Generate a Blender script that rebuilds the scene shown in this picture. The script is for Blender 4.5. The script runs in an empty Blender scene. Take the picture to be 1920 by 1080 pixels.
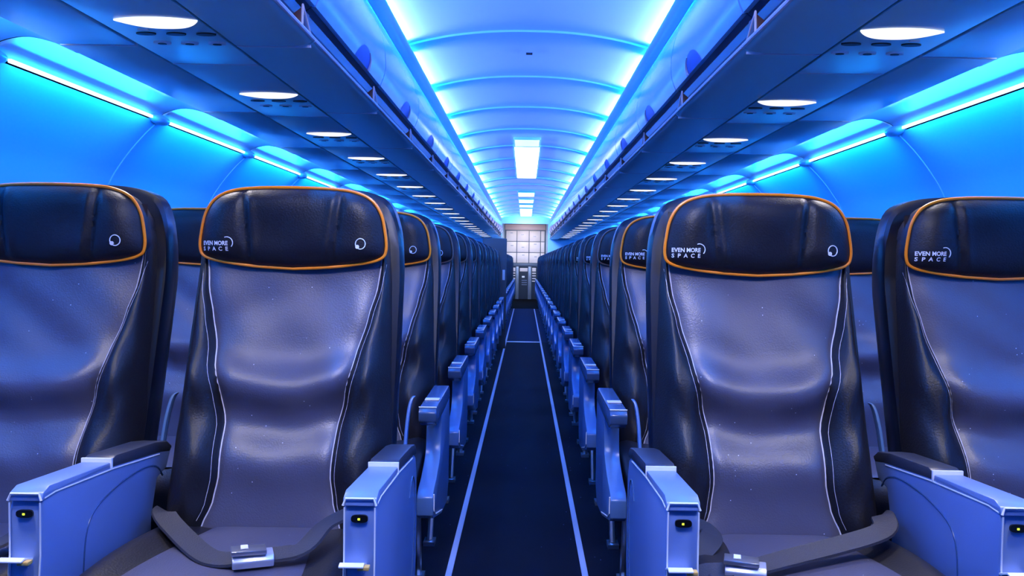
import bpy, bmesh, math, random
from mathutils import Vector, Matrix
random.seed(7)
SC = bpy.context.scene
C = SC.collection
PI = math.pi
CAMZ = 1.01           # camera height above the aisle floor
ROLL = 0.015
ORD = ['first','second','third','fourth','fifth','sixth','seventh','eighth','ninth','tenth','eleventh','twelfth',
       'thirteenth','fourteenth','fifteenth','sixteenth','seventeenth','eighteenth','nineteenth','twentieth',
       'twenty-first','twenty-second','twenty-third','twenty-fourth']

# ------------------------------------------------------------------ materials
def mat(name, col, rough=0.5, metal=0.0, bump=0.0, bscale=200.0, coat=0.0, emit=None, estr=0.0, spec=0.5,
        var=0.0, vscale=3.0, sheen=0.0, flecks=None):
    m = bpy.data.materials.new(name); m.use_nodes = True
    nt = m.node_tree; b = nt.nodes['Principled BSDF']
    b.inputs['Base Color'].default_value = (*col, 1)
    b.inputs['Roughness'].default_value = rough
    b.inputs['Metallic'].default_value = metal
    b.inputs['Specular IOR Level'].default_value = spec
    b.inputs['Coat Weight'].default_value = coat
    b.inputs['Coat Roughness'].default_value = 0.15
    b.inputs['Sheen Weight'].default_value = sheen
    tc = nt.nodes.new('ShaderNodeTexCoord')
    if emit:
        b.inputs['Emission Color'].default_value = (*emit, 1)
        b.inputs['Emission Strength'].default_value = estr
    last = None
    if var > 0:
        n = nt.nodes.new('ShaderNodeTexNoise'); n.inputs['Scale'].default_value = vscale; n.inputs['Detail'].default_value = 4
        nt.links.new(tc.outputs['Object'], n.inputs['Vector'])
        r = nt.nodes.new('ShaderNodeMapRange'); r.inputs['To Min'].default_value = 1-var; r.inputs['To Max'].default_value = 1+var
        nt.links.new(n.outputs['Fac'], r.inputs['Value'])
        mx = nt.nodes.new('ShaderNodeMix'); mx.data_type = 'RGBA'; mx.blend_type = 'MULTIPLY'
        mx.inputs['Factor'].default_value = 1; mx.inputs['A'].default_value = (*col, 1)
        nt.links.new(r.outputs['Result'], mx.inputs['B'])
        nt.links.new(mx.outputs['Result'], b.inputs['Base Color']); last = mx.outputs['Result']
    if flecks:
        v = nt.nodes.new('ShaderNodeTexVoronoi'); v.inputs['Scale'].default_value = flecks[1]
        nt.links.new(tc.outputs['Object'], v.inputs['Vector'])
        lt = nt.nodes.new('ShaderNodeMath'); lt.operation = 'LESS_THAN'; lt.inputs[1].default_value = flecks[2]
        nt.links.new(v.outputs['Distance'], lt.inputs[0])
        wn = nt.nodes.new('ShaderNodeSeparateColor'); nt.links.new(v.outputs['Color'], wn.inputs['Color'])
        gt = nt.nodes.new('ShaderNodeMath'); gt.operation = 'GREATER_THAN'; gt.inputs[1].default_value = flecks[3]
        nt.links.new(wn.outputs['Red'], gt.inputs[0])
        mu = nt.nodes.new('ShaderNodeMath'); mu.operation = 'MULTIPLY'
        nt.links.new(lt.outputs[0], mu.inputs[0]); nt.links.new(gt.outputs[0], mu.inputs[1])
        mx = nt.nodes.new('ShaderNodeMix'); mx.data_type = 'RGBA'
        nt.links.new(mu.outputs[0], mx.inputs['Factor'])
        if last: nt.links.new(last, mx.inputs['A'])
        else: mx.inputs['A'].default_value = (*col, 1)
        mx.inputs['B'].default_value = (*flecks[0], 1)
        nt.links.new(mx.outputs['Result'], b.inputs['Base Color'])
    if bump > 0:
        n = nt.nodes.new('ShaderNodeTexNoise'); n.inputs['Scale'].default_value = bscale; n.inputs['Detail'].default_value = 3
        nt.links.new(tc.outputs['Object'], n.inputs['Vector'])
        bp = nt.nodes.new('ShaderNodeBump'); bp.inputs['Strength'].default_value = bump; bp.inputs['Distance'].default_value = 0.002
        nt.links.new(n.outputs['Fac'], bp.inputs['Height']); nt.links.new(bp.outputs['Normal'], b.inputs['Normal'])
    return m

M = {}
M['leather_black'] = mat('leather_black', (.009,.0085,.012), .45, bump=.35, bscale=260, spec=.42, var=.25, vscale=6)
M['leather_grey'] = mat('leather_grey', (.066,.066,.105), .40, bump=.25, bscale=300, spec=.75, var=.12, vscale=5, flecks=((.6,.6,.75),95,.10,.93))
M['shell'] = mat('seat_shell_navy', (.004,.006,.014), .32, spec=.4)
M['orange'] = mat('piping_orange', (1.0,.27,.01), .32, emit=None)
M['dull'] = mat('piping_dull', (.16,.10,.08), .4)
M['thread'] = mat('piping_pale', (.62,.60,.66), .35)
M['print'] = mat('print_white', (.9,.9,.95), .5)
M['arm_plastic'] = mat('arm_plastic', (.16,.25,.50), .30, bump=.08, bscale=400, flecks=((.9,.9,1),60,.05,.95))
M['arm_dark'] = mat('arm_pad_dark', (.03,.035,.055), .38, bump=.1, bscale=300)
M['arm_line'] = mat('arm_lip', (.85,.86,.9), .25)
M['arm_blue'] = mat('arm_cap_blue_grey', (.05,.10,.22), .25)
M['shroud'] = mat('side_shroud', (.08,.17,.38), .30)
M['black'] = mat('black_plastic', (.004,.004,.005), .3)
M['yellow'] = mat('indicator_yellow', (.6,.7,.02), .3, emit=(.7,.9,.05), estr=1.5)
M['brass'] = mat('latch_amber', (.75,.45,.12), .35)
M['metal'] = mat('metal', (.55,.58,.65), .28, metal=.9)
M['buckle'] = mat('buckle_satin', (.55,.60,.72), .3, metal=.5)
M['webbing'] = mat('belt_webbing', (.03,.03,.04), .5, bump=.6, bscale=500)
M['panel'] = mat('cabin_panel', (.40,.66,.90), .32, coat=.15)  # white panels, with the blue cabin light put into their colour
M['ceil'] = mat('ceiling_panel', (.36,.62,.90), .38, coat=.2)  # blue light tint painted into the white ceiling colour
M['bin'] = mat('bin_gloss', (.34,.62,.86), .20, coat=.6)  # blue light tint painted into the white bin colour
M['under'] = mat('bin_underside', (.42,.80,.84), .28, coat=.15, var=.04, vscale=2)  # white underside, blue-green light put into its colour
M['psu'] = mat('service_panel', (.38,.80,.86), .32)  # same blue-green light put into the panel colour
M['rail'] = mat('rail_navy', (.015,.025,.06), .4, coat=.1)
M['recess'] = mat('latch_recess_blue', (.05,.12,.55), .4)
M['gap'] = mat('gap_black', (.004,.005,.01), .6)
M['brown'] = mat('placard_brown', (.10,.035,.03), .4)
M['pale'] = mat('pale_plastic', (.85,.82,.85), .3)
M['lens'] = mat('lamp_lens', (.9,.9,.9), .3, emit=(1,.96,.97), estr=1.3)
M['led'] = mat('led_lens', (.9,.95,1), .3, emit=(.50,.85,1.0), estr=2.2)
M['glow_white'] = mat('ceiling_glow_white', (.95,.95,1), .3, emit=(.8,.92,1.0), estr=3.0)  # glow for the painted ceiling reflections
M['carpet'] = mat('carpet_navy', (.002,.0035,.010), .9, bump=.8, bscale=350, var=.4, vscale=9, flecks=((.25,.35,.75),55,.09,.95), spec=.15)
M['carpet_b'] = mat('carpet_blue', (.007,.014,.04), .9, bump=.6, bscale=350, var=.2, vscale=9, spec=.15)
M['strip'] = mat('floor_path_strip', (.42,.48,.62), .35)
M['threshold'] = mat('threshold_black', (.002,.002,.003), .9, spec=.05)
M['grey_wall'] = mat('partition_grey', (.09,.085,.09), .5)
M['galley'] = mat('galley_panel', (.62,.55,.56), .45, var=.10, vscale=9)
M['galley_top'] = mat('galley_header', (.50,.36,.38), .45)
M['galley_frame'] = mat('galley_frame', (.07,.09,.14), .35)
M['door_dark'] = mat('door_dark', (.02,.025,.04), .4)
M['frame_grey'] = mat('door_frame_grey', (.22,.24,.30), .35, metal=.3)

# ------------------------------------------------------------------ mesh helpers
class MB:
    def __init__(s): s.v = []; s.f = []
    def add(s, vs, fs):
        o = len(s.v); s.v += [tuple(p) for p in vs]; s.f += [tuple(i+o for i in f) for f in fs]; return s
    def grid(s, fn, nu, nv, closed_u=False):
        vs = [fn(i/(nu if closed_u else nu-1), j/(nv-1)) for j in range(nv) for i in range(nu)]
        fs = []
        for j in range(nv-1):
            for i in range(nu if closed_u else nu-1):
                a = j*nu+i; b = j*nu+(i+1) % nu
                fs.append((a, b, b+nu, a+nu))
        return s.add(vs, fs)
    def box(s, x0, x1, y0, y1, z0, z1):
        vs = [(x,y,z) for x in (x0,x1) for y in (y0,y1) for z in (z0,z1)]
        return s.add(vs, [(0,1,3,2),(4,6,7,5),(0,4,5,1),(2,3,7,6),(0,2,6,4),(1,5,7,3)])
    def tube(s, pts, r, n=8, closed=False, r2=None):
        pts = [Vector(p) for p in pts]; N = len(pts); rings = []
        up = Vector((0,0,1)); prev = None
        for i, p in enumerate(pts):
            if closed: t = pts[(i+1) % N]-pts[i-1]
            else: t = pts[min(i+1,N-1)]-pts[max(i-1,0)]
            t.normalize()
            if prev is None:
                a = t.cross(up) if abs(t.dot(up)) < .9 else t.cross(Vector((1,0,0)))
            else: a = prev-t*prev.dot(t)
            a.normalize(); prev = a; b = t.cross(a)
            rr = r if r2 is None else r+(r2-r)*i/(N-1)
            rings.append([p+a*math.cos(2*PI*k/n)*rr+b*math.sin(2*PI*k/n)*rr for k in range(n)])
        vs = [q for R in rings for q in R]; fs = []
        for i in range(N if closed else N-1):
            for k in range(n):
                j = (i+1) % N
                fs.append((i*n+k, i*n+(k+1) % n, j*n+(k+1) % n, j*n+k))
        if not closed:
            fs.append(tuple(range(n))[::-1]); fs.append(tuple((N-1)*n+k for k in range(n)))
        return s.add(vs, fs)
    def prism(s, poly, x0, x1):                       # (y,z) polygon extruded in x
        n = len(poly)
        vs = [(x0,y,z) for y,z in poly]+[(x1,y,z) for y,z in poly]
        return s.add(vs, [tuple(range(n)), tuple(range(n,2*n))[::-1]]+[(i,i+n,(i+1)%n+n,(i+1)%n) for i in range(n)])
    def prism_y(s, poly, y0, y1):                     # (x,z) polygon extruded in y
        n = len(poly)
        vs = [(x,y0,z) for x,z in poly]+[(x,y1,z) for x,z in poly]
        return s.add(vs, [tuple(range(n)), tuple(range(n,2*n))[::-1]]+[(i,i+n,(i+1)%n+n,(i+1)%n) for i in range(n)])
    def prism_z(s, poly, z0, z1):
        n = len(poly)
        vs = [(x,y,z0) for x,y in poly]+[(x,y,z1) for x,y in poly]
        return s.add(vs, [tuple(range(n)), tuple(range(n,2*n))[::-1]]+[(i,i+n,(i+1)%n+n,(i+1)%n) for i in range(n)])
    def build(s, name, m, parent=None, bevel=0, seg=2, smooth=True, angle=35, sub=0, solid=0):
        bm = bmesh.new()
        vv = [bm.verts.new(p) for p in s.v]
        for f in s.f:
            try: bm.faces.new([vv[i] for i in f])
            except ValueError: pass
        bmesh.ops.remove_doubles(bm, verts=bm.verts, dist=1e-6)
        bmesh.ops.recalc_face_normals(bm, faces=bm.faces)
        if bevel:
            es = [e for e in bm.edges if len(e.link_faces) == 2 and e.calc_face_angle(0) > math.radians(28)]
            bmesh.ops.bevel(bm, geom=es, offset=bevel, segments=seg, profile=.5, affect='EDGES', clamp_overlap=True)
        me = bpy.data.meshes.new(name); bm.to_mesh(me); bm.free()
        if smooth:
            for p in me.polygons: p.use_smooth = True
            try: me.set_sharp_from_angle(angle=math.radians(angle))
            except Exception: pass
        me.materials.append(M[m] if isinstance(m, str) else m)
        o = bpy.data.objects.new(name, me); C.objects.link(o)
        if parent: o.parent = parent
        return o

def spline(pts, n):                                   # Catmull-Rom through points (tuples of any size)
    out = []; N = len(pts)
    for i in range(N-1):
        p0 = pts[max(i-1,0)]; p1 = pts[i]; p2 = pts[i+1]; p3 = pts[min(i+2,N-1)]
        for k in range(n):
            t = k/n
            out.append(tuple(.5*((2*b)+(-a+c)*t+(2*a-5*b+4*c-d)*t*t+(-a+3*b-3*c+d)*t**3) for a,b,c,d in zip(p0,p1,p2,p3)))
    out.append(tuple(pts[-1])); return out
def interp(tab, z):
    if z <= tab[0][0]: return tab[0][1]
    for (a,b),(c,d) in zip(tab, tab[1:]):
        if z <= c:
            t = (z-a)/(c-a); t = t*t*(3-2*t)*.5+t*.5
            return b+(d-b)*t
    return tab[-1][1]
def sstep(a, b, x):
    t = min(1, max(0, (x-a)/(b-a))); return t*t*(3-2*t)

def empty(name, label, cat, loc=(0,0,0), group=None, rz=0):
    o = bpy.data.objects.new(name, None); C.objects.link(o); o.empty_display_size = .1
    o.location = loc; o.rotation_euler = (0,0,rz); o['label'] = label; o['category'] = cat
    if group: o['group'] = group
    return o
def tag(o, label, cat, group=None, kind=None):
    o['label'] = label; o['category'] = cat
    if group: o['group'] = group
    if kind: o['kind'] = kind
    return o
def struct(o): o['kind'] = 'structure'; return o
def copy_tree(root, loc, label=None, group=None):
    r = root.copy(); C.objects.link(r); r.location = loc
    if label: r['label'] = label
    if group: r['group'] = group
    for ch in list(root.children):
        c = ch.copy(); C.objects.link(c); c.parent = r
        for g in list(ch.children):
            d = g.copy(); C.objects.link(d); d.parent = c
    return r

# ================================================================== SEAT
# local frame: x across, -y towards the knees, z height above the floor
P_TAB = [(.43,.150),(.463,.141),(.50,.126),(.557,.117),(.65,.120),(.713,.133),(.80,.152),(.883,.173),(.95,.188),(1.02,.196)]
W_TAB = [(.40,.226),(.50,.235),(.65,.231),(.80,.224),(.95,.217),(1.05,.205),(1.10,.190),(1.14,.16)]
B_TAB = [(.42,.020),(.50,.045),(.62,.055),(.75,.048),(.88,.030),(.98,.012),(1.1,.004)]
def yb(z): return .018+(z-.98)*.30 if z < .98 else .018+(z-.98)*.12
def disp(x, z, w=1.0):
    zc = .735+1.6*x*x                                  # lumbar roll that smiles upwards at its ends
    fade = 1-sstep(.10,.20,abs(x))*.75
    d = -.030*math.exp(-((z-zc)/.042)**2)*fade
    d += .016*math.exp(-((z-(zc-.085))/.04)**2)*fade
    d += -.014*math.exp(-((z-.585)/.05)**2)*fade
    d += .006*math.exp(-((z-(.85+.10*math.sin(6*x+w)))/.05)**2)
    d += .0025*math.sin(38*x+9*z*w)*math.sin(24*z+4*x+w)*sstep(.45,.6,z)
    return d
def yfront(x, z, w=1.0):
    a = abs(x); P = interp(P_TAB, z); W = interp(W_TAB, z); B = interp(B_TAB, z)
    if a <= P: return yb(z)+disp(x, z, w)-.006*(1-(a/P)**6)
    t = min(1, (a-P)/max(W-P,1e-4))
    xe = math.copysign(P, x)
    wr = .004*math.sin(30*z+8*t+3*w)*math.sin(PI*t)*(1-sstep(.8,1.0,z))
    wr += .0022*math.sin(55*z-14*t+w)*math.sin(PI*t)*(1-sstep(.7,.9,z))
    return yb(z)+disp(xe, z, w)*(1-t)-B*math.sin(PI*min(1,t*.92))**.8+.055*t**4+wr

def outline_headrest():
    half = [(0,0),(60,1),(108,6),(142,20),(161,46),(169,80),(171,108),(163,124),(133,133),(72,141),(0,145)]
    pts = spline(half, 10)
    R = [(x/171*.206, 1.168-y/145*.179) for x,y in pts]
    L = [(-x,z) for x,z in R[1:-1]][::-1]
    return R+L
HO = outline_headrest(); HCZ = 1.078
HANG = sorted([(math.atan2(z-HCZ, x), math.hypot(x, z-HCZ)) for x,z in HO])
def hr_rad(a):
    n = len(HANG)
    for i in range(n):
        a0,r0 = HANG[i]; a1,r1 = HANG[(i+1)%n]
        if i == n-1: a1 += 2*PI
        if a0 <= a <= a1: return r0+(r1-r0)*(a-a0)/max(a1-a0,1e-9)
    a0,r0 = HANG[-1]; a1,r1 = HANG[0]; a0 -= 2*PI
    return r0+(r1-r0)*(a-a0)/max(a1-a0,1e-9)
def yhead(x, z, w=1.0):
    r = math.hypot(x, z-HCZ); s = min(1, r/hr_rad(math.atan2(z-HCZ, x))) if r > 1e-6 else 0
    y = -.030*(1-s**5)
    y += -.012*sstep(.095,.17,abs(x))*(1-s**8)
    lx = .100+.10*(z-HCZ)
    y += .0085*math.exp(-((abs(x)-lx)/.0085)**2)*(1-s**6)*(1 if z > 1.0 else .5)
    y += -.0035*math.exp(-((abs(x)-lx+.014)/.010)**2)*(1-s**6)
    y += .0022*math.sin(31*x+w*3)*math.sin(36*z+w)*(1-s**4)
    return y

def make_headrest(root, w=1.0, orange=True, marks=True):
    mb = MB(); n = len(HO); rings = 30; vs = []; fs = []
    for k in range(rings+1):
        s = 1-k/rings
        for x,z in HO:
            X = x*s; Z = HCZ+(z-HCZ)*s
            vs.append((X, yhead(X*.9999, HCZ+(Z-HCZ)*.9999, w), Z))
    for k in range(rings):
        for i in range(n):
            a = k*n+i; b = k*n+(i+1)%n; fs.append((a,b,b+n,a+n))
    o = len(vs)
    for x,z in HO: vs.append((x*.985, .045, HCZ+(z-HCZ)*.97))
    for i in range(n): fs.append((i, o+i, o+(i+1)%n, (i+1)%n))
    fs.append(tuple(range(o, o+n)))
    mb.add(vs, fs)
    h = mb.build('headrest', 'leather_black', root, angle=60)
    pb = MB().tube([(x*1.004, -.001, HCZ+(z-HCZ)*1.008) for x,z in HO], .0036, 8, closed=True)
    p = pb.build('headrest_piping', 'orange' if orange else 'dull', h)
    if orange: p['label'] = 'thin orange piping round the headrest'
    if marks:
        def put(me_verts_faces, nm):
            pass
        def text(body, x0, z0, width, height, spacing, nm):
            cu = bpy.data.curves.new('tmp', 'FONT'); cu.body = body; cu.size = 1; cu.space_character = spacing; cu.offset = .03
            cu.resolution_u = 3
            ob = bpy.data.objects.new('tmp', cu); C.objects.link(ob)
            bpy.context.view_layer.update()
            dg = bpy.context.evaluated_depsgraph_get()
            me = bpy.data.meshes.new_from_object(ob.evaluated_get(dg))
            bpy.data.objects.remove(ob)
            xs = [v.co.x for v in me.vertices]; ys = [v.co.y for v in me.vertices]
            ax, bx_ = min(xs), max(xs); ay, by = min(ys), max(ys)
            vs = []
            for v in me.vertices:
                x = x0+(v.co.x-ax)/(bx_-ax)*width; z = z0+(v.co.y-ay)/(by-ay)*height
                vs.append((x, yhead(x,z,w)-.0022, z))
            m = MB().add(vs, [tuple(p.vertices) for p in me.polygons])
            m.build(nm, 'print', h, smooth=False)
        text('EVEN MORE', -.194, 1.0375, .060, .0098, 1.0, 'printed_words')
        text('SPACE', -.194, 1.0255, .060, .0092, 2.1, 'printed_words')
        arc = []
        for k in range(15):
            a = math.radians(112-k*11)
            arc.append((-.1365+.0125*math.cos(a), 1.0435+.0125*math.sin(a)))
        m = MB(); m.tube([(x, yhead(x,z,w)-.001, z) for x,z in arc], .0011, 6); m.build('printed_arc', 'print', h)
        ring = [(.155+.0105*math.cos(a), 1.045+.0115*math.sin(a)) for a in [2*PI*k/28 for k in range(28)]]
        m = MB(); m.tube([(x, yhead(x,z,w)-.001, z) for x,z in ring], .0012, 6, closed=True)
        bl = [(.1475+.0042*math.cos(a)+.001, 1.0385+.0045*math.sin(a)) for a in [2*PI*k/12 for k in range(12)]]
        m.add([(x, yhead(x,z,w)-.0025, z) for x,z in bl]+[(x, yhead(x,z,w)+.001, z) for x,z in bl],
              [tuple(range(12))]+[(i,(i+1)%12,(i+1)%12+12,i+12) for i in range(12)])
        m.build('printed_ring', 'print', h)
    return h

def make_back(root, w=1.0):
    def body(u, v):
        z = .425+v*(1.13-.425); W = interp(W_TAB, z)
        s = u*2-1
        if abs(s) > .90:
            t = (abs(s)-.90)/.10
            return (math.copysign(W+.004*math.sin(PI*t), s), yfront(math.copysign(W,s), z, w)+t*(yb(z)+.085-yfront(W,z,w)), z)
        P = interp(P_TAB, z); q = abs(s)/.90
        x = math.copysign(q/.5*P if q <= .5 else P+(W-P)*(q-.5)/.5, s)
        return (x, yfront(x, z, w)+(.004 if abs(x) < P else 0), z)
    mb = MB().grid(body, 65, 46)
    nu = 65
    mb.f.append(tuple(range(nu))); mb.f.append(tuple(45*nu+i for i in range(nu)))
    mb.build('backrest', 'leather_black', root, angle=70)
    def pan(u, v):
        z = .432+v*(1.02-.432); P = interp(P_TAB, z); s = u*2-1; x = s*P
        return (x, yfront(x*.999, z, w)-.005*(1-abs(s)**14), z)
    MB().grid(pan, 33, 50).build('backrest_panel', 'leather_grey', root, angle=80)['label'] = 'smooth grey centre panel'
    m = MB()
    for s in (-1,1):
        m.tube([(s*interp(P_TAB,z), yfront(s*interp(P_TAB,z), z, w)-.001, z) for z in [.432+i*(1.02-.432)/34 for i in range(35)]], .0021, 6)
        m.tube([(s*(interp(P_TAB,z)+.011), yfront(s*(interp(P_TAB,z)+.011), z, w)+.0003, z) for z in [.47+i*(1.0-.47)/34 for i in range(35)]], .0006, 5)
    m.build('backrest_piping', 'thread', root)['label'] = 'pale stitched seam lines'
    # shell behind
    sh = spline([(.228,.36),(.236,.50),(.236,.70),(.234,.90),(.231,1.02),(.222,1.09),(.198,1.145),(.15,1.168),(.08,1.176),(0,1.178)], 4)
    ol = sh+[(-x,z) for x,z in sh[:-1]][::-1]
    m = MB(); n = len(ol); vs = []
    for dy, sc in ((.050,.985),(.060,1.0),(.105,1.0),(.135,.96)):
        for x,z in ol: vs.append((x*sc, yb(z)+dy-.01, .36+(z-.36)*(sc if sc < 1 else 1)))
    fs = []
    for k in range(3):
        for i in range(n-1): fs.append((k*n+i, k*n+i+1, (k+1)*n+i+1, (k+1)*n+i))
        fs.append((k*n+n-1, k*n, (k+1)*n, (k+1)*n+n-1))
    fs.append(tuple(range(n))); fs.append(tuple(3*n+i for i in range(n)))
    m.add(vs, fs); m.build('back_shell', 'shell', root, angle=30)

def make_cushion(root):
    def top(x, y):                                     # height of the cushion surface
        t = (y+.60)/.45
        z = .455+.012*math.sin(PI*min(1,max(0,t)))+.010*math.cos(PI*.5*t)
        z += .014*sstep(.13,.2,abs(x))
        e = max(0, (abs(x)-.195)/.035); z -= .03*min(1,e)**2.5
        f = max(0, (-.56-y)/.06); z -= .05*min(1,f)**2
        return z
    nx, ny = 31, 26
    m = MB()
    def fn(u, v):
        return (-.229+.458*u, -.62+v*(.49), 0)
    vs = []
    for j in range(ny):
        for i in range(nx):
            x = -.229+.458*i/(nx-1); y = -.62+.49*j/(ny-1)
            vs.append((x, y, top(x,y)))
    o = len(vs)
    for j in range(ny):
        for i in range(nx):
            x = -.223+.446*i/(nx-1); y = -.60+.47*j/(ny-1)
            vs.append((x, y, .335))
    fs = []
    for j in range(ny-1):
        for i in range(nx-1):
            a = j*nx+i; fs += [(a,a+1,a+1+nx,a+nx), (o+a,o+a+nx,o+a+1+nx,o+a+1)]
    for j in range(ny-1):
        a = j*nx; fs.append((a,a+nx,o+a+nx,o+a)); a += nx-1; fs.append((a,o+a,o+a+nx,a+nx))
    for i in range(nx-1):
        a = i; fs.append((a,o+a,o+a+1,a+1)); a = (ny-1)*nx+i; fs.append((a,a+1,o+a+1,o+a))
    m.add(vs, fs)
    c = m.build('seat_cushion', 'leather_black', root, angle=70)
    def pan(u, v):
        y = -.575+v*.42; hw = .135+.02*math.cos(PI*v); x = (u*2-1)*hw
        return (x, y, top(x,y)+.0045*(1-abs(u*2-1)**10)+.0008)
    MB().grid(pan, 21, 22).build('cushion_panel', 'leather_grey', c)
    return top

def ribbon(pts, wid, th=.0022, up=(0,0,1), twist=None):
    pts = [Vector(p) for p in pts]; N = len(pts); vs = []; fs = []
    for i,p in enumerate(pts):
        t = (pts[min(i+1,N-1)]-pts[max(i-1,0)]).normalized()
        U = Vector(up)
        if twist: U = Vector(twist(i/(N-1)))
        s = t.cross(U).normalized(); nn = s.cross(t).normalized()
        for a,b in ((-1,-1),(-.92,1),(.92,1),(1,-1)): vs.append(p+s*a*wid/2+nn*b*th)
    for i in range(N-1):
        for k in range(4):
            fs.append((i*4+k, i*4+(k+1)%4, (i+1)*4+(k+1)%4, (i+1)*4+k))
    fs += [(0,1,2,3), tuple(4*(N-1)+k for k in (3,2,1,0))]
    return vs, fs

def make_belt(root, bx, by, ang, side):
    c = Vector((bx, by, .492))
    m = MB()
    pr = spline([(.208,-.17,.500),(.195,-.22,.520),(.15,-.30,.512),(bx+.075,by+.035,.500),(bx+.02,by+.008,.496)], 8)
    pl = spline([(-.208,-.16,.490),(-.195,-.20,.500),(-.15,-.26,.492),(bx-.09,by+.03,.486),(bx-.02,by,.492)], 8)
    m.add(*ribbon(pr, .046, twist=lambda t: (-.5+.4*t,-.6*(1-t)-.15,.8)))
    m.add(*ribbon(pl, .046, twist=lambda t: (.5-.4*t,-.6*(1-t)-.15,.8)))
    b = m.build('seat_belt', 'webbing', root, angle=50)
    R = Matrix.Rotation(ang, 4, 'Z')
    bb = MB().prism([(-.024,-.008),(.024,-.008),(.026,.004),(.018,.012),(-.018,.012),(-.026,.004)], -.034, .034)
    bb.v = [tuple(R @ Vector(p)+c) for p in bb.v]; bb.build('buckle', 'buckle', b, bevel=.002)
    fl = MB().prism([(-.024,.013),(.022,.013),(.024,.017),(-.025,.021)], -.036, .022)
    fl.v = [tuple(R @ Vector((p[0], p[1], p[2]+.10*max(0,-p[0]-.0)*.5))+c) for p in fl.v]
    fl.build('buckle_flap', 'metal', b, bevel=.0015)
    sl = MB().box(-.02,-.008,-.012,.008,.0205,.0215)
    sl.v = [tuple(R @ Vector(p)+c+Vector((0,0,.002))) for p in sl.v]; sl.build('buckle_slot', 'pale', b)

# arm centre sits at local x = ax
def big_arm(root, ax, aisle, outer):
    h = .0265
    if aisle: prof = [(-.548,.39),(-.536,.47),(-.533,.53),(-.536,.60),(-.528,.626),(-.515,.632),(-.30,.620),(-.09,.603),(-.045,.585),(-.025,.55),(-.012,.48),(-.012,.36),(-.04,.24),(-.20,.20),(-.50,.20)]
    else: prof = [(-.56,.39),(-.538,.47),(-.533,.53),(-.536,.60),(-.528,.626),(-.515,.632),(-.30,.622),(-.10,.606),(-.033,.600),(-.060,.555),(-.105,.545),(-.13,.47),(-.13,.428),(-.225,.418),(-.28,.395),(-.34,.30),(-.50,.26)]
    a = MB().prism(prof, ax-h, ax+h).build('armrest', 'arm_plastic', root, bevel=.005, seg=3, angle=40)
    pad = MB().prism([(-.305,.615),(-.305,.632),(-.29,.636),(-.12,.624),(-.06,.614),(-.035,.598),(-.045,.588),(-.09,.596)], ax-h-.0015, ax+h+.0015)
    pad.build('arm_pad', 'arm_dark', a, bevel=.004)['label'] = 'dark soft arm pad'
    lid = MB().prism([(-.5395,.617),(-.534,.630),(-.516,.6375),(-.312,.6265),(-.312,.615),(-.50,.622),(-.526,.617)], ax-h-.001, ax+h+.001)
    lid.build('arm_lid', 'arm_plastic', a, bevel=.003)
    g = MB(); g.box(ax-h-.002, ax+h+.002, -.3115,-.3065,.612,.6335)
    for s in (-1,1):
        g.tube([(ax+s*(h+.0005),y,z) for y,z in ((-.531,.620),(-.50,.6225),(-.30,.612),(-.10,.594))], .0017, 6)
    g.tube([(ax-h,-.5395,.618),(ax-h+.004,-.5385,.629),(ax+h-.004,-.5385,.629),(ax+h,-.5395,.618)], .0022, 6)
    for s in (-1,1): g.tube([(ax+s*(h-.002),y,z) for y,z in ((-.5385,.615),(-.5365,.57),(-.535,.53),(-.540,.47))], .0014, 6)
    g.build('arm_trim', 'arm_line', a)['label'] = 'bright thin lip round the lid'
    gr = MB()
    for s in (-1,1):
        if aisle: pts = [(-.10,.30),(-.065,.40),(-.055,.50),(-.075,.545),(-.11,.55),(-.14,.52)]
        else: pts = [(-.40,.36),(-.405,.45),(-.386,.540),(-.298,.573),(-.183,.582),(-.114,.572),(-.080,.545)]
        sp = spline(pts, 6)
        gr.tube([(ax+s*(h-.0005),y,z) for y,z in sp], .0022, 6)
    gr.build('side_groove', 'arm_blue', a)
    j = MB()
    el = [(ax+.0135*(abs(math.cos(t))**.6)*math.copysign(1,math.cos(t)), .597+.0062*(abs(math.sin(t))**.7)*math.copysign(1,math.sin(t))) for t in [2*PI*k/24+.01 for k in range(24)]]
    j.prism_y(el, -.5395, -.530); j.build('audio_socket', 'black', a)
    MB().box(ax-.0025, ax+.001, -.5405,-.539, .595,.598).build('indicator_dot', 'yellow', a)
    l = MB(); l.prism([(-.566,.530),(-.556,.533),(-.532,.524),(-.532,.520),(-.556,.529),(-.566,.527)], ax-.027, ax+.012)
    l.build('latch_lever', 'arm_line', a, bevel=.001)
    MB().box(ax+.002, ax+.020, -.562,-.548, .522,.528).build('latch_tip', 'brass', a, bevel=.001)
    # slim curved bracket rising behind the pad
    br = MB()
    sp = spline([(-.02,.600),(-.004,.650),(.012,.690),(.020,.705)], 5)
    for k,(y,z) in enumerate(sp): pass
    vs = []; fs = []
    for k,(y,z) in enumerate(sp):
        cx = ax+(.014*(k/len(sp))**2)*outer
        for dx,dy in ((-.0035,-.008),(.0035,-.008),(.0035,.012),(-.0035,.012)): vs.append((cx+dx, y+dy, z))
    for k in range(len(sp)-1):
        for q in range(4): fs.append((k*4+q, k*4+(q+1)%4, (k+1)*4+(q+1)%4, (k+1)*4+q))
    fs += [(0,1,2,3), tuple(4*(len(sp)-1)+q for q in (3,2,1,0))]
    br.add(vs, fs); br.build('arm_bracket', 'shroud', root, bevel=.002)

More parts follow.
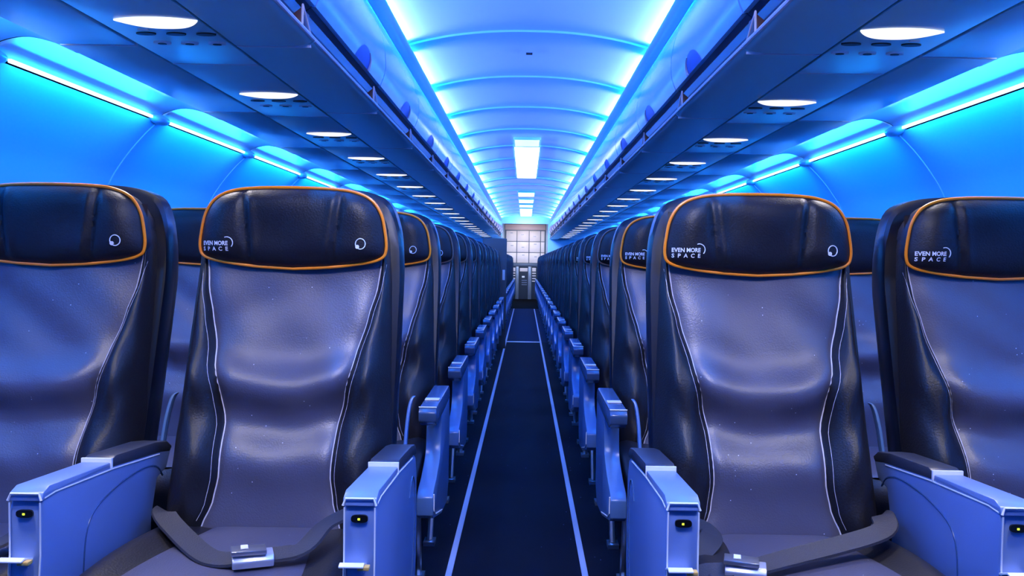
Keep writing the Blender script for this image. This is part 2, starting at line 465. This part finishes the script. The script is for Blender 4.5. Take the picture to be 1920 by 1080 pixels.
def slim_arm(root, ax, shroud, inner):
    h = .024
    a = MB().prism([(-.47,.575),(-.475,.600),(-.460,.613),(-.08,.618),(-.05,.60),(-.05,.575),(-.20,.566),(-.44,.560)], ax-h, ax+h)
    a = a.build('armrest', 'arm_blue', root, bevel=.004, seg=2)
    MB().box(ax-h+.004, ax+h-.004, -.36,-.33,.6155,.6185).build('arm_inlay', 'pale', a)
    MB().tube([(ax-h,-.462,.6135),(ax+h,-.462,.6135)], .0018, 6).build('arm_trim', 'arm_line', a)
    if shroud:
        s = spline([(-.29,.572),(-.292,.52),(-.315,.455),(-.40,.415),(-.475,.395),(-.50,.378)], 5)
        prof = s+[(-.50,.33),(-.47,.315),(-.25,.265),(-.08,.25),(-.03,.30),(-.02,.50),(-.04,.575)]
        MB().prism(prof, ax-.022, ax+.022).build('side_shroud', 'shroud', root, bevel=.004)
        MB().tube([(ax+inner*.023,y,z) for y,z in ((-.49,.385),(-.485,.34),(-.44,.318),(-.25,.275))], .002, 6).build('shroud_edge', 'arm_line', root)

def make_legs(root, bx):
    for x in bx:
        m = MB(); m.tube([(x,-.45,.335),(x,-.52,.18),(x,-.60,.012)], .011, 8)
        m.box(x-.02,x+.02,-.63,-.57,0,.014); m.build('leg', 'metal', root)
        m = MB(); m.tube([(x,-.14,.335),(x,-.06,.012)], .013, 8)
        m.box(x-.02,x+.02,-.09,-.03,0,.014); m.build('leg', 'metal', root)
    m = MB(); m.tube([(-.235,-.42,.325),(.235,-.42,.325)], .02, 10); m.tube([(-.235,-.16,.325),(.235,-.16,.325)], .02, 10); m.box(-.1,.1,-.42,-.16,.315,.335)
    m.build('seat_frame', 'metal', root)

SX = {'aisle': .517, 'middle': 1.054, 'window': 1.591}
PITCH = .875; Y1 = 1.90; NROW = 22
def seat_proto(side, col, row):
    """side -1 left of the aisle, +1 right"""
    w = {('aisle',-1):1.0, ('aisle',1):2.3, ('middle',-1):3.1, ('middle',1):4.2}.get((col,side), 1.7)
    t = empty('passenger_seat', '', 'seat', (side*SX[col], Y1+row*PITCH, 0))
    make_headrest(t, w, orange=(row < 2), marks=(row < 5))
    make_back(t, w)
    make_cushion(t)
    if row == 0:
        if side < 0: make_belt(t, .055, -.43, .35, side)
        else: make_belt(t, -.135, -.45, -.25, side)
    ax = -side*(.2585 if col == 'aisle' else .261)      # arm on the seat's aisle side
    if row == 0:
        big_arm(t, ax, col == 'aisle', -side)
        if False: pass
    else: slim_arm(t, ax, col == 'aisle', -side)
    if col == 'window' : pass
    make_legs(t, (-.19,.19) if col != 'middle' else (0,))
    return t
LBL = {'aisle':'aisle seat','middle':'middle seat','window':'window seat'}
for side in (-1,1):
    sd = 'left' if side < 0 else 'right'
    for col in ('aisle','middle','window'):
        protos = {}
        if col == 'window': rows = range(1,6)
        else: rows = range(0,NROW)
        for r in rows:
            key = 0 if r == 0 else 1 if r == 1 else 2 if r < 5 else 5
            if col == 'window': key = 2
            loc = (side*SX[col], Y1+r*PITCH, 0)
            if key not in protos:
                t = seat_proto(side, col, 0 if key == 0 else 1 if key == 1 else 2 if key == 2 else 5); protos[key] = t; t.location = loc
            else: t = copy_tree(protos[key], loc)
            if r == 0 and col == 'aisle':
                lab = f'grey and black leather aisle seat in the front row, {sd} of the aisle, orange-piped headrest'
            elif r == 0:
                lab = f'front row middle seat cut off by the {sd} edge of the photo'
            elif col == 'aisle':
                lab = f'{ORD[r]} aisle seat back along the {sd} side of the aisle'
            elif col == 'middle':
                lab = f'middle seat of the {ORD[r]} row on the {sd}, behind the aisle seats'
            else:
                lab = f'window seat of the {ORD[r]} row along the {sd} wall'
            t['label'] = lab
            t['group'] = f'passenger seats {sd} of the aisle'

# ================================================================== CABIN SHELL  (z measured from the floor)
Z = lambda v: CAMZ+v
YB, YE = -1.4, 21.3
HX = 1.60
# floor
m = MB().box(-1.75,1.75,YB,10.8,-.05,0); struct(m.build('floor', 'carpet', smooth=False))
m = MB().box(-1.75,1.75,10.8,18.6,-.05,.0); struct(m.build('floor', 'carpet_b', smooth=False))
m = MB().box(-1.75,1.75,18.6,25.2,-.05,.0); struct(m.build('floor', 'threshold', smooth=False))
m = MB().box(-.22,.20,10.76,10.86,.0005,.004); struct(m.build('trim_1', 'strip', smooth=False))
k = 2
for x in (-.232,.208):
    m = MB(); m.box(x-.010,x+.010,YB+.1,18.5,.0005,.004)
    for dx in (-.006,.006): m.box(x+dx-.0015,x+dx+.0015,YB+.1,18.5,.004,.0055)
    o = m.build('floor_path_strip', 'strip', smooth=False)
    tag(o, f'pale narrow strip along the {"left" if x<0 else "right"} edge of the aisle carpet', 'floor strip', 'floor path strips')

# ceiling panels (arched, shingled, one per 1.05 m)
CJ0, CP = 2.20, 1.05
def ceil_z(x): return Z(1.17-.072*(abs(x)/.585)**2.3)
n0 = -3
for k in range(n0, 19):
    y0 = CJ0+k*CP; y1 = min(y0+CP, 22.2)
    def fn(u, v, y0=y0, y1=y1):
        x = (u*2-1)*.70; y = y0+(y1-y0)*v+ (0 if v < 1 else .004)
        e = .0095*(1-v)-.001
        roll = .012*math.exp(-((v)/.02)**2)
        return (x, y, ceil_z(min(abs(x),.70))-e+roll*0)
    mb = MB().grid(fn, 41, 12)
    # front lip
    def lip(u, v, y0=y0):
        x = (u*2-1)*.70; return (x, y0-.004*v, ceil_z(x)-.0095+.03*v)
    mb.grid(lip, 41, 3)
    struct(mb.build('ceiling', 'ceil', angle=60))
# outer closing roof above everything (no light leaks)
def roof(u, v):
    a = PI*u; return (1.95*math.cos(a), YB+(25.2-YB)*v, Z(.35)+1.05*math.sin(a))
struct(MB().grid(roof, 25, 2).build('ceiling', 'gap'))

# light cove lips left & right of the ceiling
for s in (-1,1):
    poly = [(.580,Z(1.052)),(.583,Z(1.046)),(.622,Z(1.014)),(.70,Z(1.012)),(.72,Z(1.016)),(.72,Z(1.024)),(.66,Z(1.022)),(.630,Z(1.026)),(.592,Z(1.052)),(.586,Z(1.055))]
    mb = MB().prism_y([(s*x,z) for x,z in poly], YB+.05, 21.2)
    struct(mb.build('trim_%d' % (4 if s < 0 else 5), 'panel', angle=50))

# sidewalls: separate panels with pale seams
WJ0, WP = 3.60, 1.15
wprof = spline([(1.560,Z(.570)),(1.63,Z(.500)),(1.705,Z(.405)),(1.765,Z(.300)),(1.82,Z(.12)),(1.845,Z(-.10)),(1.845,Z(-.40)),(1.80,Z(-.75)),(1.735,Z(-1.01))], 4)
k0 = -4
for s in (-1,1):
    nm = 'wall_left' if s < 0 else 'wall_right'
    for k in range(k0, 16):
        y0 = WJ0+k*WP; y1 = y0+WP
        def fn(u, v, y0=y0, y1=y1):
            x,z = wprof[int(round(v*(len(wprof)-1)))]
            b = .012*math.sin(PI*u)**.5*math.sin(PI*min(1,v*1.6)) if 0 < u < 1 else 0
            g = .004
            return (s*(x+b), y0+g+(y1-y0-2*g)*u, z)
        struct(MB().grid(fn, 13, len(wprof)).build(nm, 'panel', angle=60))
        mb = MB()
        mb.tube([(s*(x+.001), y0, z) for x,z in wprof[:-6]], .0045, 6)
        struct(mb.build('trim_6', 'pale'))
        # cove reflector above the wall
        cp = spline([(1.290,Z(.588)),(1.315,Z(.612)),(1.37,Z(.645)),(1.44,Z(.662)),(1.50,Z(.650)),(1.545,Z(.620)),(1.556,Z(.578))], 4)
        def cv(u, v, y0=y0, y1=y1):
            x,z = cp[int(round(v*(len(cp)-1)))]
            dip = .035*(math.exp(-(u/.035)**2)+math.exp(-((1-u)/.035)**2))*math.sin(PI*v)**.6 if 0<v<1 else 0
            return (s*x, y0+.003+(y1-y0-.006)*u, z-dip)
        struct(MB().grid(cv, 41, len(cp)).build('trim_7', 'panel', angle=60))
        # node cap where the panels meet
        def cap(u, v, y0=y0):
            a = 2*PI*u; t = v*2-1; r = math.sqrt(max(0,1-t*t))
            return (s*(1.553+.030*r*math.cos(a)), y0+.085*t, Z(.578)+.022*r*math.sin(a))
        struct(MB().grid(cap, 12, 11, closed_u=True).build('trim_8', 'panel'))
        # led strip
        if y1 > 1.0 and y0 < 20.2:
            mb = MB().box(s*1.540, s*1.549, y0+.09, y1-.09, Z(.572), Z(.583))
            o = mb.build('light_strip', 'led', smooth=False)
            tag(o, f'glowing white-blue light strip where the {"left" if s<0 else "right"} sidewall meets the overhead cove', 'light strip', f'cove light strips along the {"left" if s<0 else "right"} wall')
wf = MB().box(-1.9,1.9,YB-.05,YB,0,Z(1.3)); struct(wf.build('wall_front', 'panel', smooth=False))

# ================================================================== OVERHEAD BINS
BJ0, BP = 2.35, 1.05
door_prof = spline([(.628,Z(1.008)),(.612,Z(.98)),(.590,Z(.92)),(.574,Z(.85)),(.568,Z(.79)),(.572,Z(.74)),(.588,Z(.695))], 5)
def make_bin(s):
    t = empty('overhead_bin', '', 'overhead bin', (0,0,0))
    L = BP-.006
    # body box behind the door
    body = [(.640,Z(1.0)),(.600,Z(.92)),(.590,Z(.80)),(.612,Z(.70)),(.635,Z(.612)),(.80,Z(.602)),(1.30,Z(.602)),(1.30,Z(.70)),(1.10,Z(.95)),(.80,Z(1.0))]
    MB().prism_y([(s*x,z) for x,z in body], .004, L-.004).build('bin_body', 'rail', t)
    # door
    def fn(u, v):
        x,z = door_prof[int(round(v*(len(door_prof)-1)))]
        return (s*x, .003+(L-.006)*u, z)
    mb = MB().grid(fn, 21, len(door_prof))
    inner = [(x+.012,z) for x,z in door_prof]
    n = len(door_prof)
    for yy in (.003, L-.003):
        mb.add([(s*x,yy,z) for x,z in door_prof]+[(s*x,yy,z) for x,z in inner], [(i,i+1,i+1+n,i+n) for i in range(n-1)])
    x0,z0 = door_prof[-1]
    mb.add([(s*x0,.003,z0),(s*x0,L-.003,z0),(s*(x0+.03),L-.003,z0-.004),(s*(x0+.03),.003,z0-.004)], [(0,1,2,3)])
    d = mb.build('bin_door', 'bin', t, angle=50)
    # latch: a half-moon recess at the foot of the door, with a pale far edge
    yc = .66; rw = .115; rh = .058
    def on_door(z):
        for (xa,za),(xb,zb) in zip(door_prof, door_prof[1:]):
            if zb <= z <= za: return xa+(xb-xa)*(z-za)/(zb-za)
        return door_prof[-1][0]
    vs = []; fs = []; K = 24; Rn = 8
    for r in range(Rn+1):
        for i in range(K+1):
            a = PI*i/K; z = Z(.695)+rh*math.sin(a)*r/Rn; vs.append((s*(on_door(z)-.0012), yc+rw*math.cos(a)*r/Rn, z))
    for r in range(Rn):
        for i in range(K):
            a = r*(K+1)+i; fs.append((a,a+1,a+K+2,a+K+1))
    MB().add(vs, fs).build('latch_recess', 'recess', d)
    rim = []
    for i in range(0, K//3+1):
        a = PI*i/K; z = Z(.695)+rh*math.sin(a); rim.append((s*(on_door(z)-.002), yc+rw*math.cos(a), z))
    MB().tube(rim, .008, 6, r2=.002).build('latch_edge', 'pale', d)
    # dark hand rail below the door
    rp = [(.600,Z(.692)),(.618,Z(.680)),(.624,Z(.655)),(.616,Z(.628)),(.600,Z(.612)),(.606,Z(.604)),(.66,Z(.604)),(.66,Z(.692))]
    MB().prism_y([(s*x,z) for x,z in rp], 0, L).build('hand_rail', 'rail', t, angle=25)
    mb = MB().tube([(s*.591,0,Z(.604)),(s*.591,L,Z(.604))], .0065, 8)
    mb.build('rail_lip', 'pale', t)
    # row placard bracket
    pl = MB(); yy = .02
    tri = [(.596,.612),(.604,.672),(.634,.640)]
    pl.prism_y([(s*x,Z(z)) for x,z in [(.600,.606),(.598,.664),(.628,.640),(.634,.612)]], L-.10, L-.02)
    p = pl.build('row_placard', 'brown', t, bevel=.002)
    fr = MB(); q = [(s*.596,L-.10,Z(.606)),(s*.594,L-.105,Z(.668)),(s*.594,L-.02,Z(.612))]
    fr.tube(q, .003, 6, closed=True); fr.build('placard_frame', 'pale', p)
    # underside, inner part
    up = spline([(.592,Z(.600)),(.606,Z(.590)),(.65,Z(.584)),(.73,Z(.583)),(.803,Z(.583))], 3)
    vs = [(s*x, y, z) for y in (.0035, L-.0035) for x,z in up]; n = len(up)
    vs += [(s*x, y, z+.010) for y in (.0035, L-.0035) for x,z in up]
    fs = [(i,i+1,i+1+n,i+n) for i in range(n-1)]+[(2*n+i,2*n+i+1,3*n+i+1,3*n+i) for i in range(n-1)]
    fs += [(i,i+1,2*n+i+1,2*n+i) for i in range(n-1)]+[(n+i,n+i+1,3*n+i+1,3*n+i) for i in range(n-1)]
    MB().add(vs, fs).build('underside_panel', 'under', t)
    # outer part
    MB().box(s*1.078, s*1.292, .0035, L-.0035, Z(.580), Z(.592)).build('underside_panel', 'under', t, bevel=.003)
    # pale seam strip at the near joint
    MB().box(s*.60, s*.803, 0,.005, Z(.5825), Z(.590)).build('joint_seal', 'pale', t)
    MB().box(s*1.078, s*1.290, 0,.005, Z(.5795), Z(.590)).build('joint_seal', 'pale', t)
    return t
NB = list(range(-2, 18))
for s in (-1,1):
    sd = 'left' if s < 0 else 'right'
    proto = make_bin(s)
    for q, k in enumerate(NB):
        loc = (0, BJ0+k*BP, 0)
        if q == 0: t = proto; t.location = loc
        else: t = copy_tree(proto, loc)
        t['label'] = f'closed overhead bin, {ORD[q]} from the front along the {sd} side, half-moon latch on its door'
        t['group'] = f'overhead bins on the {sd}'

# ================================================================== SERVICE UNITS
def make_psu(s):
    t = empty('service_unit', '', 'service panel', (0,0,0))
    L = .92
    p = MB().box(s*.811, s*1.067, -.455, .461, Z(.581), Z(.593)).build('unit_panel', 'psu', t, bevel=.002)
    X = s*.915
    # reading lamp lens : pointed oval
    def lensf(z):
        pts = []
        for i in range(25):
            a = -1+2*i/24; pts.append((X+a*.103, -.045*(1-abs(a)**2.2)*.55-.010, z))
        for i in range(1,24):
            a = 1-2*i/24; pts.append((X+a*.103, .070*(1-abs(a)**2.6)-.010, z))
        return pts
    o = lensf(Z(.5775)); i_ = lensf(Z(.581)); n = len(o)
    mb = MB(); mb.add(o+i_, [tuple(range(n))]+[(k,(k+1)%n,(k+1)%n+n,k+n) for k in range(n)])
    mb.build('lamp_lens', 'lens', t)['label'] = 'glowing white oval lamp lens'
    for dx in (-.078,0,.078):
        mb = MB(); K = 16; ring = []
        for k in range(K):
            a = 2*PI*k/K; ring.append((X+s*dx+.026*math.cos(a), .115+.013*math.sin(a)))
        mb.prism_z(ring, Z(.5775), Z(.582)); mb.build('air_vent', 'black', t)
        mb = MB(); rg = [(X+s*dx*.95+.024*math.cos(2*PI*k/12), .205+.016*math.sin(2*PI*k/12)) for k in range(12)]
        mb.prism_z(rg, Z(.576), Z(.582)); q = mb.build('reading_light', 'pale', t)
        mb = MB(); rg = [(X+s*dx*.95+.012*math.cos(2*PI*k/10), .205+.008*math.sin(2*PI*k/10)) for k in range(10)]
        mb.prism_z(rg, Z(.5745), Z(.577)); mb.build('bulb', 'black', q)
    MB().box(X+s*.07-.012, X+s*.07+.012, .075,.085, Z(.5785), Z(.582)).build('call_button', 'pale', t)
    MB().box(s*.811, s*1.067, -.4595,-.455, Z(.580), Z(.585)).build('joint_seal', 'pale', t)
    return t
PS0, PSP = 2.10, .922
for s in (-1,1):
    sd = 'left' if s < 0 else 'right'
    proto = make_psu(s)
    for q in range(0, 21):
        y = PS0+(q-1)*PSP
        if q == 0: t = proto; t.location = (0,y,0)
        else: t = copy_tree(proto, (0,y,0))
        t['label'] = f'overhead service panel with lit oval lamp, {ORD[q]} from the front under the {sd} bins'
        t['group'] = f'service panels on the {sd}'
        if q < 14:
            li = bpy.data.lights.new('reading_lamp', 'AREA'); li.shape = 'RECTANGLE'; li.size = .18; li.size_y = .09
            li.energy = (4.0,3.5,1.2)[q] if q < 3 else .4; li.spread = 2.0; li.color = (1,.93,.98)
            lo = bpy.data.objects.new('reading_lamp', li); C.objects.link(lo); lo.location = (s*.915, y, Z(.573))
# small spare ceiling placard
tag(MB().box(-.013,.022,4.70,4.73,Z(1.150),Z(1.156)).build('ceiling_placard', 'gap', smooth=False), 'tiny dark placard in the middle of the second ceiling panel', 'placard')

# ================================================================== CEILING REFLECTIONS as glowing panels in the middle, further back
def ceil_glow(y0, y1, w0, lab, st='glow_white'):  # glowing panels stand in for reflections in the glossy ceiling
    t = empty('ceiling_glow', lab, 'ceiling light', (0,(y0+y1)/2,Z(1.16)), 'ceiling reflections down the middle')
    h = (y1-y0)/2
    MB().box(-w0-.012, w0+.012, -h-.012, h+.012, -.020, .012).build('glow_frame', 'panel', t, bevel=.004)
    MB().box(-w0, w0, -h, h, -.026, -.019).build('lamp_lens', st, t, bevel=.002)
M['glow_dim'] = mat('ceiling_glow_soft', (.95,.95,1), .3, emit=(.55,.78,1.0), estr=1.2)  # softer glow for a painted reflection and the added seat fill
ceil_glow(7.95, 8.35, .115, 'small dimmer white ceiling reflection just in front of the brightest one', 'glow_dim')
ceil_glow(8.45, 11.5, .125, 'long dazzling white ceiling reflection halfway down the cabin')
ceil_glow(14.0, 14.7, .13, 'short white ceiling reflection behind the dazzling long one')
ceil_glow(15.6, 16.3, .13, 'second short white ceiling reflection towards the rear')
ceil_glow(17.0, 17.6, .13, 'third short white ceiling reflection towards the rear')
ceil_glow(18.2, 21.0, .13, 'long white ceiling reflection at the very rear of the cabin')
# arched ring trim where the cabin sections meet
mb = MB()
def ring(u, v):
    x = (u*2-1)*.60; a = 2*PI*v; return (x, 11.62+.04*math.cos(a), ceil_z(x)-.012+.018*math.sin(a))
mb.grid(ring, 41, 9); struct(mb.build('trim_9', 'ceil'))

# ================================================================== REAR
# wall closing the cabin beside the galley passage
mb = MB(); mb.box(-1.9,-.585,21.3,21.36,0,Z(1.4)); struct(mb.build('wall_back', 'panel', smooth=False))
mb = MB(); mb.box(.555,1.9,21.3,21.36,0,Z(1.4)); struct(mb.build('wall_back', 'panel', smooth=False))
mb = MB(); mb.box(-.585,.555,21.3,21.36,Z(.965),Z(1.4)); struct(mb.build('wall_back', 'panel', smooth=False))
for x in (-.62,.59): struct(MB().box(x-.03,x+.03,21.36,23.5,0,Z(1.2)).build('wall_back', 'panel', smooth=False))
# galley
GY = 23.5
def gx(px): return (px-985)*GY/1600
def gz(py): return Z((492-py)*GY/1600)
g = empty('galley_unit', 'rear galley wall of pale framed panels, three by three, above the door', 'galley', (0,GY,0))
def gb(nm, x0, x1, ya, yb_, m_, d0, d1, par=g, **kw):
    return MB().box(gx(x0), gx(x1), d0, d1, gz(yb_), gz(ya)).build(nm, m_, par, **kw)
gb('galley_back', 945, 1023, 420, 500, 'galley_frame', .03, .08, smooth=False)
gb('header', 946, 1022, 421, 431, 'galley_top', -.01, .03, bevel=.004)
xs = [948,968.5,991.5,1013,1021]; ys = [432.5,453,473.6,493.5]
for i in range(4):
    for j in range(3):
        p_ = gb('galley_panel', xs[i]+.7, xs[i+1]-.7, ys[j]+.6, ys[j+1]-.6, 'galley', -.005, .03, bevel=.004)
        if i < 3: gb('panel_latch', xs[i]+8+j, xs[i]+13+j, ys[j]+4+3*((i+j)%3), ys[j]+5.2+3*((i+j)%3), 'frame_grey', -.012, -.005, par=p_)
gb('beam', 945, 1023, 494, 500, 'galley_frame', -.03, .05, bevel=.006)
gb('side_cabinet', 946, 967, 500, 561, 'door_dark', .0, .05, smooth=False)
gb('side_cabinet', 997, 1023, 500, 561, 'door_dark', .0, .05, smooth=False)
for x0,x1 in ((960.5,966.5),(998,1005)):
    for q,(a,b) in enumerate(((502,509),(511,513.5),(516,518),(521,523),(526,528))): gb('shelf_front', x0, x1, a, b, 'galley', -.02, .0)
d = empty('door_1', 'dark door with a pale upper pane and label at the far end of the aisle', 'door', (0,GY,0)); d['kind'] = 'structure'
gb('door_frame', 967.5, 973, 500, 561, 'frame_grey', -.05, .05, par=d, bevel=.006)
gb('door_frame', 990.5, 996.5, 500, 561, 'frame_grey', -.05, .05, par=d, bevel=.006)
gb('door_leaf', 973, 990.5, 500, 561, 'door_dark', .0, .04, par=d, smooth=False)
gb('door_pane', 975, 989.5, 502.5, 509, 'galley', -.006, .0, par=d)
gb('door_label', 979, 984, 517.5, 520.5, 'print', -.006, .0, par=d)
for q in range(3): gb('door_louver', 978.5, 988.5, 525+q*4, 526.5+q*4, 'frame_grey', -.008, .0, par=d)
struct(MB().box(-1.0,1.0,23.6,23.66,0,Z(1.3)).build('wall_back', 'panel', smooth=False))
# grey partition standing among the left rows
pa = empty('partition_panel', 'plain dark grey partition standing between seat rows on the left', 'partition', (0,9.93,0))
pr = [(-.218,.0),(-.218,Z(.268)),(-.224,Z(.275)),(-.49,Z(.275)),(-.50,Z(.268)),(-.50,.0)]
MB().prism_y(pr, 0, .035).build('partition_board', 'grey_wall', pa, bevel=.004)
MB().box(-.265,-.235,-.004,0,Z(-.21),Z(-.09)).build('partition_notice', 'pale', pa, smooth=False)

# ================================================================== LIGHTS
def area(name, loc, target, sx, sy, e, col, spread=PI):
    li = bpy.data.lights.new(name, 'AREA'); li.shape = 'RECTANGLE'; li.size = sx; li.size_y = sy; li.energy = e; li.color = col; li.spread = spread
    o = bpy.data.objects.new(name, li); C.objects.link(o); o.location = loc
    dirv = Vector(target)-Vector(loc); zq = -dirv.normalized(); yq = Vector((0,1,0)); xq = yq.cross(zq).normalized(); yq = zq.cross(xq)
    o.rotation_euler = Matrix((xq,yq,zq)).transposed().to_euler()
    return o
BLUE = (.002,.18,1.0); CYAN = (.01,.27,1.0)
for k in range(-2, 18):
    yc = CJ0+(k+.5)*CP
    for s in (-1,1):
        if k % 4 == 2: area('trough_led', (s*.648, yc+1.5*CP, Z(1.056)), (s*.10, yc+1.5*CP, Z(1.11)), .014, 4.1, 62.0, BLUE)
        area('trough_white_fill', (s*.644, yc+.04, Z(1.058)), (s*.50, yc+.04, Z(1.130)), .008, .82, 1.8, (1.0,.85,.7), 1.15)  # added white light imitating overexposed blue along the ceiling edge
        if k % 4 == 2: area('door_wash_led', (s*.600, yc+1.5*CP, Z(1.031)), (s*.600, yc+1.5*CP, Z(.70)), .008, 4.15, 38, (.001,.2,1.0), 2.4)
for k in range(-3, 15):
    yc = WJ0+(k+.5)*WP
    for s in (-1,1):
        area('cove_led', (s*1.525, yc, Z(.592)), (s*1.32, yc, Z(.68)), .016, .95, 4, CYAN)
        area('cove_end_fill', (s*1.52, yc+.36, Z(.600)), (s*1.30, yc+.36, Z(.62)), .016, .20, .35, (1,.95,1.0), 1.8)  # added light to whiten the far end of each cove segment
        area('cove_led', (s*1.50, yc, Z(.568)), (s*1.75, yc, Z(.30)), .02, .95, 9, (0,.19,1.0))
# added fill light for the front seats, shaped as an unseen ceiling panel
e = empty('ceiling_glow', 'added square fill light above the viewpoint, out of view', 'ceiling light', (0,.75,Z(1.14)))
MB().box(-.25,.25,-.25,.25,-.015,.012).build('glow_frame', 'panel', e)
MB().box(-.23,.23,-.23,.23,-.022,-.014).build('lamp_lens', 'glow_dim', e)
area('seat_fill', (0,.75,Z(1.10)), (0,1.85,1.0), .42, .42, 15, (.80,.77,1.0), 1.7)  # added seat fill, no such source in view
area('galley_lamp', (0,22.4,Z(.94)), (0,23.2,Z(.2)), .6, .6, 11, (1,.90,.92), 2.2)
area('rear_wall_fill', (0,20.2,Z(1.08)), (0,21.3,Z(.2)), .5, .5, 30, (.35,.65,1.0), 2.4)  # added light, only to brighten the rear wall
w = bpy.data.worlds.new('world'); SC.world = w; w.use_nodes = True
w.node_tree.nodes['Background'].inputs['Color'].default_value = (.02,.06,.2,1); w.node_tree.nodes['Background'].inputs['Strength'].default_value = .2

# ================================================================== CAMERA
cd = bpy.data.cameras.new('camera'); cam = bpy.data.objects.new('camera', cd); C.objects.link(cam)
cam.location = (0,0,CAMZ); cam.rotation_mode = 'XYZ'
cam.matrix_world = Matrix.Translation((0,0,CAMZ)) @ Matrix.Rotation(PI/2, 4, 'X') @ Matrix.Rotation(ROLL, 4, 'Z')
cd.sensor_width = 36; cd.lens = 36*1600/1920; cd.shift_x = -25/1920; cd.shift_y = -48/1920; cd.clip_start = .05; cd.clip_end = 100
SC.camera = cam
SC.view_settings.view_transform = 'Standard'; SC.view_settings.look = 'None'; SC.view_settings.exposure = 0; SC.view_settings.gamma = 1
SC.view_settings.use_curve_mapping = False
